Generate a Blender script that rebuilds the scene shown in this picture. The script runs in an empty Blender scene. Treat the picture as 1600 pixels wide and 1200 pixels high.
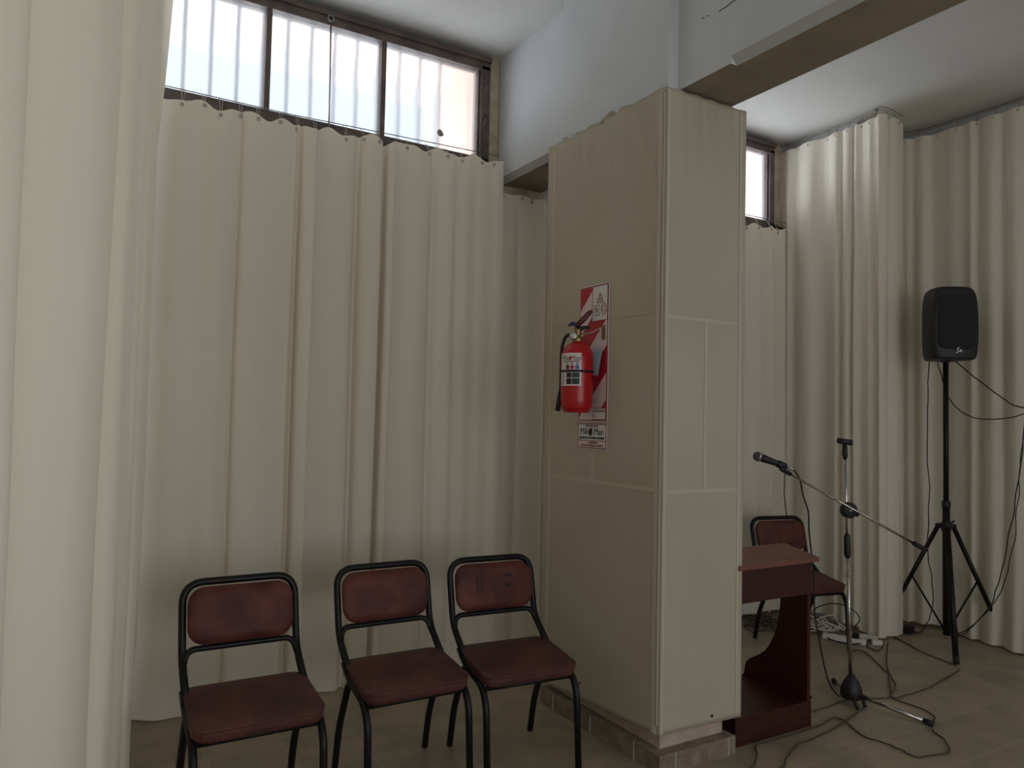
import bpy, bmesh, math, random
from mathutils import Vector, Matrix, noise
R = math.radians
random.seed(7)
scene = bpy.context.scene
COL = scene.collection

# ------------------------------------------------------------------ camera
cam_d = bpy.data.cameras.new('camera')
cam = bpy.data.objects.new('camera', cam_d)
COL.objects.link(cam)
PITCH, ROLL, YAW, FPX = .044, .0222, .5345, 1169.5
cy, sy, cp, sp = math.cos(YAW), math.sin(YAW), math.cos(PITCH), math.sin(PITCH)
Fv = Vector((sy*cp, cy*cp, sp)); Rv = Vector((cy, -sy, 0)); Uv = Rv.cross(Fv)
Rr = Rv*math.cos(ROLL) + Uv*math.sin(ROLL); Ur = -Rv*math.sin(ROLL) + Uv*math.cos(ROLL)
cam.matrix_world = Matrix(((Rr.x, Ur.x, -Fv.x, 0), (Rr.y, Ur.y, -Fv.y, 0), (Rr.z, Ur.z, -Fv.z, 1.41), (0, 0, 0, 1)))
cam_d.sensor_fit = 'HORIZONTAL'; cam_d.sensor_width = 36; cam_d.lens = 36*FPX/1600
cam_d.clip_start = .05
scene.camera = cam

# ------------------------------------------------------------------ world, daylight, exposure
scene.view_settings.view_transform = 'Standard'
scene.view_settings.look = 'None'
scene.view_settings.gamma = 1
scene.view_settings.use_curve_mapping = False
scene.view_settings.exposure = 0.17
w = bpy.data.worlds.new('daylight'); scene.world = w; w.use_nodes = True
bg = w.node_tree.nodes['Background']
bg.inputs[0].default_value = (.84, .93, 1.0, 1); bg.inputs[1].default_value = .88
scene.cycles.max_bounces = 10; scene.cycles.diffuse_bounces = 6; scene.cycles.transmission_bounces = 8
scene.cycles.transparent_max_bounces = 8
scene.cycles.sample_clamp_indirect = 8
scene.cycles.use_denoising = True

def daylight(name, loc, rot, sx, sy_, power, color):
    l = bpy.data.lights.new(name, 'AREA'); l.shape = 'RECTANGLE'; l.size = sx; l.size_y = sy_
    l.energy = power; l.color = color
    o = bpy.data.objects.new(name, l); o.location = loc; o.rotation_euler = rot; COL.objects.link(o)
# daylight through the glazed front behind the camera and the side window near it
daylight('daylight_front', (1.2, -3.9, 1.45), (R(90), 0, 0), 4.0, 1.7, 38, (1.0, .965, .95))
# unseen lamp added behind the side curtain to backlight it and the column
daylight('added_curtain_backlight', (-1.05, 2.2, 2.1), (R(90), 0, R(-90)), 2.6, 2.2, 1.6, (1.0, .985, 1.0))
daylight('daylight_side', (5.22, -1.6, 1.9), (R(90), 0, R(90)), 2.2, 1.6, 12, (1.0, .97, .92))
# unseen lamps added outside, below the high windows, to brighten the ceiling through the panes
daylight('added_uplight', (.7, 5.3, 2.55), (R(102), 0, R(180)), 3.6, 1.1, 70, (.90, .95, 1.0))
daylight('added_uplight_side', (3.7, 5.3, 2.55), (R(102), 0, R(180)), 2.4, 1.1, 72, (.90, .95, 1.0))

# ------------------------------------------------------------------ materials
def mat(name, col, rough=.6, metal=0, col2=None, scale=8, bump=0, bscale=60, spec=.5, stretch=None, lo=.4, hi=.65, coord='Object', trans=0, rnd=False):
    m = bpy.data.materials.new(name); m.use_nodes = True
    nt = m.node_tree; N = nt.nodes; L = nt.links; b = N['Principled BSDF']
    b.inputs['Base Color'].default_value = (*col, 1); b.inputs['Roughness'].default_value = rough
    b.inputs['Metallic'].default_value = metal; b.inputs['Specular IOR Level'].default_value = spec
    tc = N.new('ShaderNodeTexCoord'); mp = N.new('ShaderNodeMapping'); L.new(tc.outputs[coord], mp.inputs[0])
    if stretch: mp.inputs['Scale'].default_value = stretch
    if rnd:
        oi = N.new('ShaderNodeObjectInfo'); ml = N.new('ShaderNodeMath'); ml.operation = 'MULTIPLY'; ml.inputs[1].default_value = 9
        L.new(oi.outputs['Random'], ml.inputs[0]); cb = N.new('ShaderNodeCombineXYZ')
        L.new(ml.outputs[0], cb.inputs[0]); L.new(ml.outputs[0], cb.inputs[2]); L.new(cb.outputs[0], mp.inputs['Location'])
    if col2:
        n = N.new('ShaderNodeTexNoise'); n.inputs['Scale'].default_value = scale; n.inputs['Detail'].default_value = 6
        r = N.new('ShaderNodeValToRGB'); r.color_ramp.elements[0].position = lo; r.color_ramp.elements[1].position = hi
        r.color_ramp.elements[0].color = (*col, 1); r.color_ramp.elements[1].color = (*col2, 1)
        L.new(mp.outputs[0], n.inputs['Vector']); L.new(n.outputs['Fac'], r.inputs[0]); L.new(r.outputs[0], b.inputs['Base Color'])
    if bump:
        n2 = N.new('ShaderNodeTexNoise'); n2.inputs['Scale'].default_value = bscale; n2.inputs['Detail'].default_value = 5
        bp = N.new('ShaderNodeBump'); bp.inputs['Strength'].default_value = bump; bp.inputs['Distance'].default_value = .01
        L.new(mp.outputs[0], n2.inputs['Vector']); L.new(n2.outputs['Fac'], bp.inputs['Height']); L.new(bp.outputs[0], b.inputs['Normal'])
    if trans:
        t = N.new('ShaderNodeBsdfTranslucent'); mx = N.new('ShaderNodeMixShader'); mx.inputs[0].default_value = trans
        t.inputs[0].default_value = (col[0]*.98, col[1]*.94, col[2]*.74, 1)
        L.new(b.outputs[0], mx.inputs[1]); L.new(t.outputs[0], mx.inputs[2]); L.new(mx.outputs[0], N['Material Output'].inputs[0])
    return m

M = {}
M['plaster'] = mat('white_plaster', (.63, .65, .675), .85, col2=(.58, .60, .62), scale=2.2, bump=.12, bscale=30)
M['ceiling'] = mat('ceiling_plaster', (.68, .68, .65), .9, col2=(.62, .62, .60), scale=1.3, bump=.06, bscale=20)
M['raw'] = mat('bare_plaster', (.42, .33, .27), .9, col2=(.55, .44, .37), scale=9, bump=.4, bscale=40)
M['old_paint'] = mat('yellowed_paint', (.52, .45, .33), .75, col2=(.42, .34, .24), scale=14, bump=.2)
M['curtain'] = mat('cream_curtain_fabric', (.88, .825, .72), .75, col2=(.86, .80, .685), scale=1.6, bump=.08, bscale=220, spec=.25, stretch=(1, 1, .25), trans=.20)
M['panel'] = mat('cream_panel_fabric', (.49, .44, .35), .7, col2=(.455, .405, .315), scale=2, bump=.05, bscale=300, spec=.3)
M['panel_bar'] = mat('pale_bar_under_fabric', (.53, .48, .385), .7, spec=.3)
M['hem'] = mat('pale_hem', (.84, .79, .66), .8)
M['brown_wood'] = mat('dark_brown_window_paint', (.085, .062, .055), .5, col2=(.14, .105, .09), scale=12, bump=.2)
M['black_paint'] = mat('black_enamel', (.006, .006, .006), .38, col2=(.010, .009, .009), scale=30, spec=.28)
M['black_plastic'] = mat('black_plastic', (.010, .010, .011), .5)
M['black_rubber'] = mat('black_rubber', (.012, .011, .011), .7)
M['grille'] = mat('black_speaker_grille', (.007, .007, .009), .55, bump=.5, bscale=400)
M['chrome'] = mat('worn_chrome', (.60, .58, .55), .26, metal=1, col2=(.38, .36, .33), scale=40)
M['steel'] = mat('dull_steel', (.45, .44, .42), .4, metal=1)
M['mesh'] = mat('microphone_mesh', (.16, .16, .17), .45, metal=.7, bump=.8, bscale=500)
M['brass'] = mat('brass', (.38, .27, .13), .35, metal=1)
M['vinyl'] = mat('burgundy_vinyl', (.072, .020, .021), .55, col2=(.165, .050, .036), scale=9, bump=.3, bscale=45, spec=.25, lo=.35, hi=.75, rnd=True)
M['vinyl_seat'] = mat('worn_brown_vinyl', (.066, .028, .025), .52, col2=(.115, .040, .034), scale=7, bump=.4, bscale=36, spec=.28, rnd=True)
M['mark'] = mat('dark_residue', (.035, .016, .016), .7)
M['mahogany'] = mat('mahogany_veneer', (.040, .010, .007), .4, col2=(.058, .015, .010), scale=5, stretch=(1, 1, 8), bump=.05, spec=.35)
M['mahogany_top'] = mat('lighter_mahogany_top', (.17, .065, .042), .42, col2=(.22, .088, .057), scale=6, stretch=(1, 6, 1), spec=.4)  # top board lighter than the rest of the lectern
M['red'] = mat('extinguisher_red', (.43, .006, .012), .3, spec=.5)
M['dark_red'] = mat('dark_red_lever', (.09, .012, .014), .4)
M['blue'] = mat('blue_plastic', (.01, .02, .10), .4)
M['white'] = mat('white_print', (.70, .68, .69), .45)
M['pink_white'] = mat('pinkish_white_print', (.70, .60, .61), .45)
M['sign_red'] = mat('sign_red', (.46, .012, .030), .4)
M['print_dark_red'] = mat('print_dark_red', (.22, .012, .03), .5)
M['print_black'] = mat('print_black', (.02, .015, .015), .6)
M['print_green'] = mat('print_dark_green', (.03, .055, .045), .6)
M['print_blue'] = mat('print_blue', (.06, .17, .42), .6)
M['card'] = mat('pale_blue_card', (.30, .42, .50), .5)
M['cable'] = mat('dark_cable', (.014, .011, .010), .6)
M['floor_cable'] = mat('dusty_brown_cable', (.075, .052, .042), .8)
M['white_plastic'] = mat('off_white_plastic', (.78, .76, .70), .5)
M['white_cable'] = mat('greyish_white_cable', (.62, .58, .51), .6)
M['nest'] = mat('dry_mud', (.30, .26, .22), .9)
M['hook'] = mat('pale_string_hook', (.40, .38, .34), .5)
M['wire'] = mat('galvanised_wire', (.25, .23, .20), .5, metal=.8)
M['grey_band'] = mat('grey_edge_plaster', (.50, .50, .50), .85, bump=.2)
M['skirt'] = mat('stone_skirting', (.20, .155, .115), .6, col2=(.29, .235, .18), scale=22, bump=.3, bscale=50)
M['outside'] = mat('peach_render', (.86, .62, .50), .9)
M['bar_paint'] = mat('pale_blue_grille_paint', (.78, .82, .90), .6)
M['outside_ground'] = mat('outside_paving', (.5, .48, .44), .9)

def floor_mat():
    m = bpy.data.materials.new('stone_floor_tiles'); m.use_nodes = True
    nt = m.node_tree; N = nt.nodes; L = nt.links; b = N['Principled BSDF']
    tc = N.new('ShaderNodeTexCoord'); mp = N.new('ShaderNodeMapping'); L.new(tc.outputs['Object'], mp.inputs[0])
    mp.inputs['Location'].default_value = (.06, .02, 0)
    br = N.new('ShaderNodeTexBrick'); br.offset = 0; br.squash = 1
    br.inputs['Scale'].default_value = 1; br.inputs['Brick Width'].default_value = .30; br.inputs['Row Height'].default_value = .30
    br.inputs['Mortar Size'].default_value = .0035; br.inputs['Mortar Smooth'].default_value = .6; br.inputs['Bias'].default_value = 0
    br.inputs['Color1'].default_value = (.41, .345, .255, 1); br.inputs['Color2'].default_value = (.35, .295, .22, 1)
    br.inputs['Mortar'].default_value = (.46, .40, .325, 1)
    L.new(mp.outputs[0], br.inputs['Vector'])
    n = N.new('ShaderNodeTexNoise'); n.inputs['Scale'].default_value = 5; n.inputs['Detail'].default_value = 8; L.new(mp.outputs[0], n.inputs['Vector'])
    r = N.new('ShaderNodeValToRGB'); r.color_ramp.elements[0].position = .3; r.color_ramp.elements[1].position = .75
    r.color_ramp.elements[0].color = (.72, .72, .74, 1); r.color_ramp.elements[1].color = (1.12, 1.08, 1.0, 1)
    L.new(n.outputs['Fac'], r.inputs[0])
    mx = N.new('ShaderNodeMix'); mx.data_type = 'RGBA'; mx.blend_type = 'MULTIPLY'; mx.inputs[0].default_value = 1
    L.new(br.outputs['Color'], mx.inputs[6]); L.new(r.outputs[0], mx.inputs[7]); L.new(mx.outputs[2], b.inputs['Base Color'])
    b.inputs['Roughness'].default_value = .42; b.inputs['Specular IOR Level'].default_value = .4
    bp = N.new('ShaderNodeBump'); bp.inputs['Strength'].default_value = .15; bp.inputs['Distance'].default_value = .01
    L.new(n.outputs['Fac'], bp.inputs['Height']); L.new(bp.outputs[0], b.inputs['Normal'])
    return m
M['floor'] = floor_mat()

def frosted():
    m = bpy.data.materials.new('frosted_glass'); m.use_nodes = True
    N = m.node_tree.nodes; L = m.node_tree.links; N.remove(N['Principled BSDF'])
    g = N.new('ShaderNodeBsdfGlass'); g.inputs['Roughness'].default_value = .25; g.inputs['IOR'].default_value = 1.25; g.inputs[0].default_value = (.97, .98, 1, 1)
    t = N.new('ShaderNodeBsdfTranslucent'); t.inputs[0].default_value = (.9, .95, 1, 1)
    mx = N.new('ShaderNodeMixShader'); mx.inputs[0].default_value = .13
    tr = N.new('ShaderNodeBsdfTransparent'); m2 = N.new('ShaderNodeMixShader'); m2.inputs[0].default_value = .45
    L.new(g.outputs[0], mx.inputs[1]); L.new(t.outputs[0], mx.inputs[2]); L.new(mx.outputs[0], m2.inputs[1]); L.new(tr.outputs[0], m2.inputs[2])
    L.new(m2.outputs[0], N['Material Output'].inputs[0])
    return m
M['glass'] = frosted()

# ------------------------------------------------------------------ mesh helpers
def obj(name, bm, m, parent=None, smooth=False, loc=None):
    me = bpy.data.meshes.new(name); bm.to_mesh(me); bm.free()
    for mm in (m if isinstance(m, (list, tuple)) else [m]): me.materials.append(mm)
    if smooth:
        for p in me.polygons: p.use_smooth = True
    o = bpy.data.objects.new(name, me); COL.objects.link(o)
    if parent: o.parent = parent
    if loc: o.location = loc
    return o
def tag(o, label, cat, group=None):
    o['label'] = label; o['category'] = cat
    if group: o['group'] = group
    return o
def thing(name, label, cat, loc=(0, 0, 0), rz=0, group=None):
    o = bpy.data.objects.new(name, None); COL.objects.link(o); o.empty_display_size = .1
    o.location = loc; o.rotation_euler = (0, 0, rz)
    return tag(o, label, cat, group)
def struct(name, bm=None, m=None, parent=None, smooth=False):
    if bm is None:
        o = bpy.data.objects.new(name, None); COL.objects.link(o)
    else: o = obj(name, bm, m, parent, smooth)
    if not parent: o['kind'] = 'structure'
    return o
def box(x0, x1, y0, y1, z0, z1, bm=None, bev=0, seg=2):
    bm = bm or bmesh.new()
    b2 = bmesh.new(); bmesh.ops.create_cube(b2, size=1)
    bmesh.ops.scale(b2, vec=(x1-x0, y1-y0, z1-z0), verts=b2.verts)
    bmesh.ops.translate(b2, vec=((x0+x1)/2, (y0+y1)/2, (z0+z1)/2), verts=b2.verts)
    if bev: bmesh.ops.bevel(b2, geom=b2.edges[:], offset=bev, segments=seg, affect='EDGES', profile=.7)
    return merge(bm, b2)
def merge(bm, b2, mx=None):
    if mx is not None: bmesh.ops.transform(b2, matrix=mx, verts=b2.verts)
    vm = [bm.verts.new(v.co) for v in b2.verts]; b2.verts.index_update()
    for f in b2.faces:
        try:
            nf = bm.faces.new([vm[v.index] for v in f.verts]); nf.smooth = f.smooth; nf.material_index = f.material_index
        except ValueError: pass
    b2.free(); return bm
def smooth_path(pts, n=6, closed=False):
    P = [Vector(p) for p in pts]; out = []
    k = len(P)
    for i in range(k if closed else k-1):
        if closed: a, b, c, d = P[(i-1) % k], P[i], P[(i+1) % k], P[(i+2) % k]
        else: a, b, c, d = P[max(i-1, 0)], P[i], P[i+1], P[min(i+2, k-1)]
        for j in range(n):
            t = j/n; out.append(.5*((2*b)+(c-a)*t+(2*a-5*b+4*c-d)*t*t+(3*b-a-3*c+d)*t**3))
    if not closed: out.append(P[-1])
    return out
def tube(pts, r, bm=None, seg=10, closed=False, flat=1.0, caps=True):
    bm = bm or bmesh.new(); P = [Vector(p) for p in pts]; n = len(P); rings = []
    T = []
    for i in range(n):
        if closed: t = P[(i+1) % n]-P[i-1]
        else: t = P[min(i+1, n-1)]-P[max(i-1, 0)]
        T.append(t.normalized() if t.length > 1e-9 else Vector((0, 0, 1)))
    up = Vector((0, 0, 1)) if abs(T[0].z) < .9 else Vector((1, 0, 0))
    nrm = (up - T[0]*up.dot(T[0])).normalized()
    for i in range(n):
        nrm = (nrm - T[i]*nrm.dot(T[i])).normalized(); bi = T[i].cross(nrm)
        rr = r[i] if isinstance(r, (list, tuple)) else r
        rings.append([bm.verts.new(P[i] + nrm*rr*math.cos(2*math.pi*k/seg) + bi*rr*flat*math.sin(2*math.pi*k/seg)) for k in range(seg)])
    for i in range(n if closed else n-1):
        a, b = rings[i], rings[(i+1) % n]
        for k in range(seg):
            f = bm.faces.new((a[k], a[(k+1) % seg], b[(k+1) % seg], b[k])); f.smooth = True
    if not closed and caps:
        bm.faces.new(rings[0][::-1]); bm.faces.new(rings[-1])
    return bm
def round_corners(pts, rad, n=5):
    P = [Vector(p) for p in pts]; out = [P[0]]
    for i in range(1, len(P)-1):
        a, b, c = P[i-1], P[i], P[i+1]
        r = min(rad, (a-b).length*.48, (c-b).length*.48)
        p0 = b+(a-b).normalized()*r; p1 = b+(c-b).normalized()*r
        for j in range(n+1):
            t = j/n; out.append(p0*(1-t)**2+b*2*t*(1-t)+p1*t*t)
    out.append(P[-1]); return out
def lathe(prof, bm=None, seg=32, mx=None):
    b2 = bmesh.new(); rings = []
    for r, z in prof:
        rings.append([b2.verts.new((r*math.cos(2*math.pi*k/seg), r*math.sin(2*math.pi*k/seg), z)) for k in range(seg)] if r > 1e-6 else [b2.verts.new((0, 0, z))])
    for a, b in zip(rings, rings[1:]):
        for k in range(seg):
            k2 = (k+1) % seg
            if len(a) == 1 and len(b) == 1: continue
            if len(a) == 1: f = b2.faces.new((a[0], b[k2], b[k]))
            elif len(b) == 1: f = b2.faces.new((a[k], a[k2], b[0]))
            else: f = b2.faces.new((a[k], a[k2], b[k2], b[k]))
            f.smooth = True
    if len(rings[0]) > 1: b2.faces.new(rings[0][::-1])
    if len(rings[-1]) > 1: b2.faces.new(rings[-1])
    return merge(bm or bmesh.new(), b2, mx)
def align(p, d, up=Vector((0, 0, 1))):
    """matrix whose local Z points along d, at p"""
    return Matrix.Translation(Vector(p)) @ Vector(d).to_track_quat('Z', 'Y').to_matrix().to_4x4()
def prism(poly, axis, a, b, bm=None):
    """extrude a 2D polygon along an axis; poly in the other two coordinates"""
    bm = bm or bmesh.new()
    def P(u, v, w_): return (w_, u, v) if axis == 'x' else ((u, w_, v) if axis == 'y' else (u, v, w_))
    A = [bm.verts.new(P(u, v, a)) for u, v in poly]; B = [bm.verts.new(P(u, v, b)) for u, v in poly]
    n = len(poly)
    for i in range(n): bm.faces.new((A[i], A[(i+1) % n], B[(i+1) % n], B[i]))
    bm.faces.new(A[::-1]); bm.faces.new(B); bmesh.ops.recalc_face_normals(bm, faces=bm.faces)
    return bm

# ------------------------------------------------------------------ the room
YW, ZC = 3.94, 3.578
struct('floor', box(-1.2, 5.6, -4.2, 4.25, -.1, 0), M['floor'])
struct('ceiling', box(-1.2, 5.6, -4.2, 4.09, ZC, ZC+.15), M['ceiling'])
bm = box(-1.2, 5.6, YW, YW+.15, 0, 2.88)                 # below the windows
box(-1.2, 5.6, YW, YW+.15, 3.545, ZC, bm)
box(2.105, 2.56, YW, YW+.15, 2.88, 3.545, bm)
box(4.62, 5.6, YW, YW+.15, 2.88, 3.545, bm)
box(-1.2, -1.0, YW, YW+.15, 2.88, 3.545, bm)
struct('wall_back', bm, M['plaster'])
bm = box(-1.2, -1.0, -4.2, .9, 0, ZC); box(-1.2, -1.0, 3.5, YW, 0, ZC, bm); box(-1.2, -1.0, .9, 3.5, 0, 1.0, bm); box(-1.2, -1.0, .9, 3.5, 3.2, ZC, bm)
struct('wall_left', bm, M['plaster'])
bm = box(5.36, 5.53, -4.2, -2.75, 0, ZC); box(5.36, 5.53, -.45, YW, 0, ZC, bm); box(5.36, 5.53, -2.75, -.45, 0, 1.1, bm); box(5.36, 5.53, -2.75, -.45, 2.7, ZC, bm)
struct('wall_right', bm, M['plaster'])
struct('wall_corner_box', box(4.78, 5.36, 3.30, YW, 0, ZC), M['plaster'])
bm = box(-1.2, -.85, -4.2, -4.05, 0, ZC); box(3.25, 5.6, -4.2, -4.05, 0, ZC, bm); box(-.85, 3.25, -4.2, -4.05, 0, .6, bm); box(-.85, 3.25, -4.2, -4.05, 2.9, ZC, bm)
struct('wall_front', bm, M['plaster'])
# beam across the room with a broken grey lower edge
bx0, bx1, bz = 2.177, 2.487, 2.812
plain = [(bx0, bz), (bx1, bz), (bx1, ZC), (bx0, ZC)]
cham = [(bx0+.035, bz), (bx1, bz), (bx1, ZC), (bx0, ZC), (bx0, bz+.03)]
bm = prism(cham, 'y', 3.10, YW); prism(plain, 'y', 2.05, 3.10, bm); prism(cham, 'y', -4.05, 2.05, bm)
bm.normal_update()
for f in bm.faces:
    n = f.normal
    if n.z < -.9: f.material_index = 1
    elif n.z < -.3: f.material_index = 2
M['beam_under'] = mat('shaded_beam_soffit', (.30, .25, .19), .9, col2=(.24, .20, .155), scale=4, bump=.2, bscale=25)  # shade under the beam put into a darker brown soffit colour
struct('wall_beam', bm, [M['plaster'], M['beam_under'], M['grey_band']])
# column the beam rests on: bare below, painted above
bm = box(2.122, 2.475, 2.345, 3.14, 0, 2.79)
for f in bm.faces: f.material_index = 1
box(2.122, 2.475, 2.345, 3.14, 2.79, ZC, bm)
struct('wall_column', bm, [M['plaster'], M['raw']])
bm = prism([(2.075, 2.292), (2.50, 2.292), (2.50, 3.16), (2.4755, 3.16), (2.4755, 2.344), (2.1215, 2.344), (2.1215, 3.16), (2.075, 3.16)], 'z', 0, .078)
sk = struct('baseboard_column', bm, M['skirt'])
jt = bmesh.new()
for x in (2.16, 2.46): box(x-.002, x+.002, 2.2905, 2.293, 0, .078, jt)
for y in (2.45, 2.75, 3.05): box(2.0735, 2.076, y-.002, y+.002, 0, .078, jt)
obj('joint', jt, M['grey_band'], sk)
# crack marks in the paint of the beam and column
ck = tube([(2.1755, 2.115, 3.049), (2.1755, 2.10, 3.052), (2.1755, 2.075, 3.051), (2.1755, 2.05, 3.056), (2.1755, 1.99, 3.060), (2.1755, 1.90, 3.058)], .0016, seg=5)
tube([(2.1755, 2.205, 3.066), (2.1755, 2.196, 3.060)], .0014, ck, seg=5); tube([(2.1755, 2.178, 3.062), (2.1755, 2.168, 3.056)], .0014, ck, seg=5)
o = obj('trim_crack', ck, M['print_black']); o['kind'] = 'structure'

# flaked paint patches above the column panels and at the ceiling corner
def flake(poly, x, m):
    return prism([(y, z) for y, z in poly], 'x', x-.0012, x, None)
fk = flake([(2.79, 2.812), (2.775, 2.835), (2.75, 2.846), (2.715, 2.842), (2.70, 2.826), (2.72, 2.812)], 2.122, 0)
o = obj('trim_flake', fk, M['raw']); o['kind'] = 'structure'
fk = flake([(3.135, 2.835), (3.12, 2.842), (3.09, 2.838), (3.08, 2.832), (3.10, 2.829)], 2.122, 0)
for a_ in ((3.065, 3.04), (3.02, 3.00)): prism([(a_[0], 2.834), (a_[1], 2.838), (a_[1]+.005, 2.832)], 'x', 2.1208, 2.122, fk)
o = obj('trim_flake', fk, M['raw']); o['kind'] = 'structure'
bm = prism([(2.0, 3.935), (2.03, 3.90), (2.09, 3.89), (2.13, 3.91), (2.10, 3.938)], 'z', ZC-.003, ZC)
o = obj('trim_ceiling_flake', bm, M['old_paint']); o['kind'] = 'structure'
# windows: brown timber frame, frosted panes
def window(name, x0, mulls, x1, right_post=.06):
    r = struct(name)
    y0, y1 = 3.875, 3.955
    fr = box(x0, x1, y0, y1, 3.475, 3.545, bev=.004)                    # head
    box(x0, x1, y0-.02, y0+.02, 3.52, 3.55, fr, bev=.004)
    box(x0, x1, y0, y1, 2.872, 2.945, fr, bev=.004)                     # bottom rail
    box(x0, x0+.05, y0, y1, 2.93, 3.5, fr)
    box(x1-right_post, x1, y0, y1, 2.93, 3.5, fr, bev=.004)
    box(x1-right_post-.012, x1-right_post+.012, y0+.02, y1-.01, 2.93, 3.49, fr)
    obj('window_frame', fr, M['brown_wood'], r)
    xs = [x0+.05]+mulls+[x1-right_post]
    for x in mulls:
        m_ = box(x-.014, x+.014, y0+.01, y1-.01, 2.93, 3.49, bev=.003)
        obj('mullion', m_, M['brown_wood'], r)
    for a, b in zip(xs, xs[1:]):
        obj('pane', box(a-.004, b+.004, 3.918, 3.926, 2.94, 3.48), M['glass'], r)
    return r
w1 = window('window_1', -1.0, [-.435, .187, .808, 1.43], 2.098)
w2 = window('window_2', 2.56, [3.30, 3.93], 4.60, .05)
obj('latch', tube(round_corners([(2.07, 3.868, 3.20), (2.068, 3.85, 3.19), (2.055, 3.845, 3.15), (2.05, 3.86, 3.13)], .01), .006), M['brown_wood'], w1)
# yellowed jamb strips between frame and wall
struct('trim_1', box(2.098, 2.172, 3.90, 3.945, 2.84, ZC, bev=.004), M['old_paint'])
struct('trim_2', box(4.60, 4.70, 3.90, 3.945, 2.80, ZC-.01, bev=.004), M['old_paint'])
struct('trim_3', box(2.15, 2.50, 3.88, 3.945, 2.755, 2.808, bev=.006), M['old_paint'])

# outside: eave, fins, grille bars
struct('wall_outside', box(-1.6, 5.8, 4.09, 4.62, 3.62, 3.75), M['outside'])
bm = box(2.09, 2.60, 4.09, 4.55, 2.6, 3.62); box(4.62, 5.0, 4.09, 4.55, 2.6, 3.62, bm); box(-1.6, -1.1, 4.09, 4.4, 2.6, 3.62, bm)
struct('wall_outside_fins', bm, M['outside'])
for nm, xs, lab in (('window_grille', [.045+.1275*i for i in range(15)], 'pale vertical security bars seen through the frosted three pane window'),
                    ('window_grille', [3.35+.1275*i for i in range(7)], 'pale security bars outside the small window beside the tall cream curtains')):
    g = thing(nm, lab, 'window grille', (xs[0], 4.03, 2.9))
    for x in xs: obj('bar', tube([(x-xs[0], 0, -.1), (x-xs[0], 0, .72)], .012, seg=8), M['bar_paint'], g)
    obj('cross_rail', box(-.04, xs[-1]-xs[0]+.04, .01, .02, -.085, -.06), M['bar_paint'], g)

bm = bmesh.new(); bmesh.ops.create_icosphere(bm, subdivisions=3, radius=.019)
for v in bm.verts: v.co *= 1+.5*noise.noise(v.co*60); v.co.y *= .5
tag(obj('mud_nest', bm, M['nest'], None, True, (1.795, 3.912, 3.049)), 'small grey brown mud nest stuck low on the third window pane', 'nest')
# opening rod with its ring, hanging before window 1
t = thing('window_rod', 'thin metal opening rod with a ring hanging before the middle window pane', 'rod', (1.118, 3.862, 3.47))
obj('rod', tube([(0, 0, .02), (.004, -.003, -.30), (.008, 0, -.58)], .0045, seg=8), M['steel'], t)
obj('ring', tube([(.016*math.cos(a), 0, .036+.016*math.sin(a)) for a in [i*math.pi/8 for i in range(16)]], .004, closed=True, seg=8), M['steel'], t)

# ------------------------------------------------------------------ curtains
def curtain(name, label, ctrl, frame, ztop, zbot, rows=64, sub=5, seed=0, drift=None, amp_top=.6, hooks=None, wire_z=None, group=None, wrinkle=.003, top_wave=None, depth=.85):
    """ctrl: plan points (s, n) along the wire, n towards the room; frame(s, n) -> (x, y)"""
    pts = smooth_path([(s, n, 0) for s, n in ctrl], sub)
    sm = sum(n for s, n in ctrl)/len(ctrl)
    bm = bmesh.new(); grid = []
    for j in range(rows+1):
        v = j/rows; row = []
        for i, p in enumerate(pts):
            s, n = p.x, p.y
            zt = ztop(s) if callable(ztop) else ztop
            zb = zbot(s) if callable(zbot) else zbot
            if top_wave: zt += top_wave(s, n)
            z = zt+(zb-zt)*v
            a = amp_top+(1-amp_top)*min(1, v*3.5)
            ang = noise.noise(Vector((s*2.5+seed, v*1.6, seed)))
            nn = sm+(n-sm)*a*depth*(1+.25*ang) + .022*v*noise.noise(Vector((s*5+seed*3, v*2.2, 4.1+seed)))
            nn += wrinkle*.6*noise.noise(Vector((s*22+seed, z*3, seed)))
            ss = s + .018*v*noise.noise(Vector((s*4+seed, v*1.3, 9.7)))
            if drift:
                ds, dn = drift(s, v); ss += ds; nn += dn
            x, y = frame(ss, nn)
            row.append(bm.verts.new((x, y, z)))
        grid.append(row)
    for a, b in zip(grid, grid[1:]):
        for i in range(len(a)-1):
            f = bm.faces.new((a[i], a[i+1], b[i+1], b[i])); f.smooth = True
    o = obj(name, bm, M['curtain'], None)
    tag(o, label, 'curtain', group)
    # hem folded along the bottom edge
    if hooks:
        for s in hooks:
            best = min(range(len(pts)), key=lambda i: abs(pts[i].x-s))
            p = grid_co[best] if False else o.data.vertices[best].co
            x, y, z = p; wx, wy = frame(s, .0)
            h = bmesh.new()
            top = wire_z if wire_z else z+.06
            tube([(x, y-.004, z-.022), (wx-.006, wy-.002, top)], .0016, h, seg=6); tube([(x+.004, y-.004, z-.022), (wx+.01, wy, top)], .0016, h, seg=6)
            tube([(x+.008*math.cos(q), y-.005, z-.022+.008*math.sin(q)) for q in [k*math.pi/5 for k in range(10)]], .0022, h, seg=6, closed=True)
            obj('curtain_hook', h, M['hook'], o)
    return o
def along_x(y0): return lambda s, n: (s, y0-n)
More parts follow.
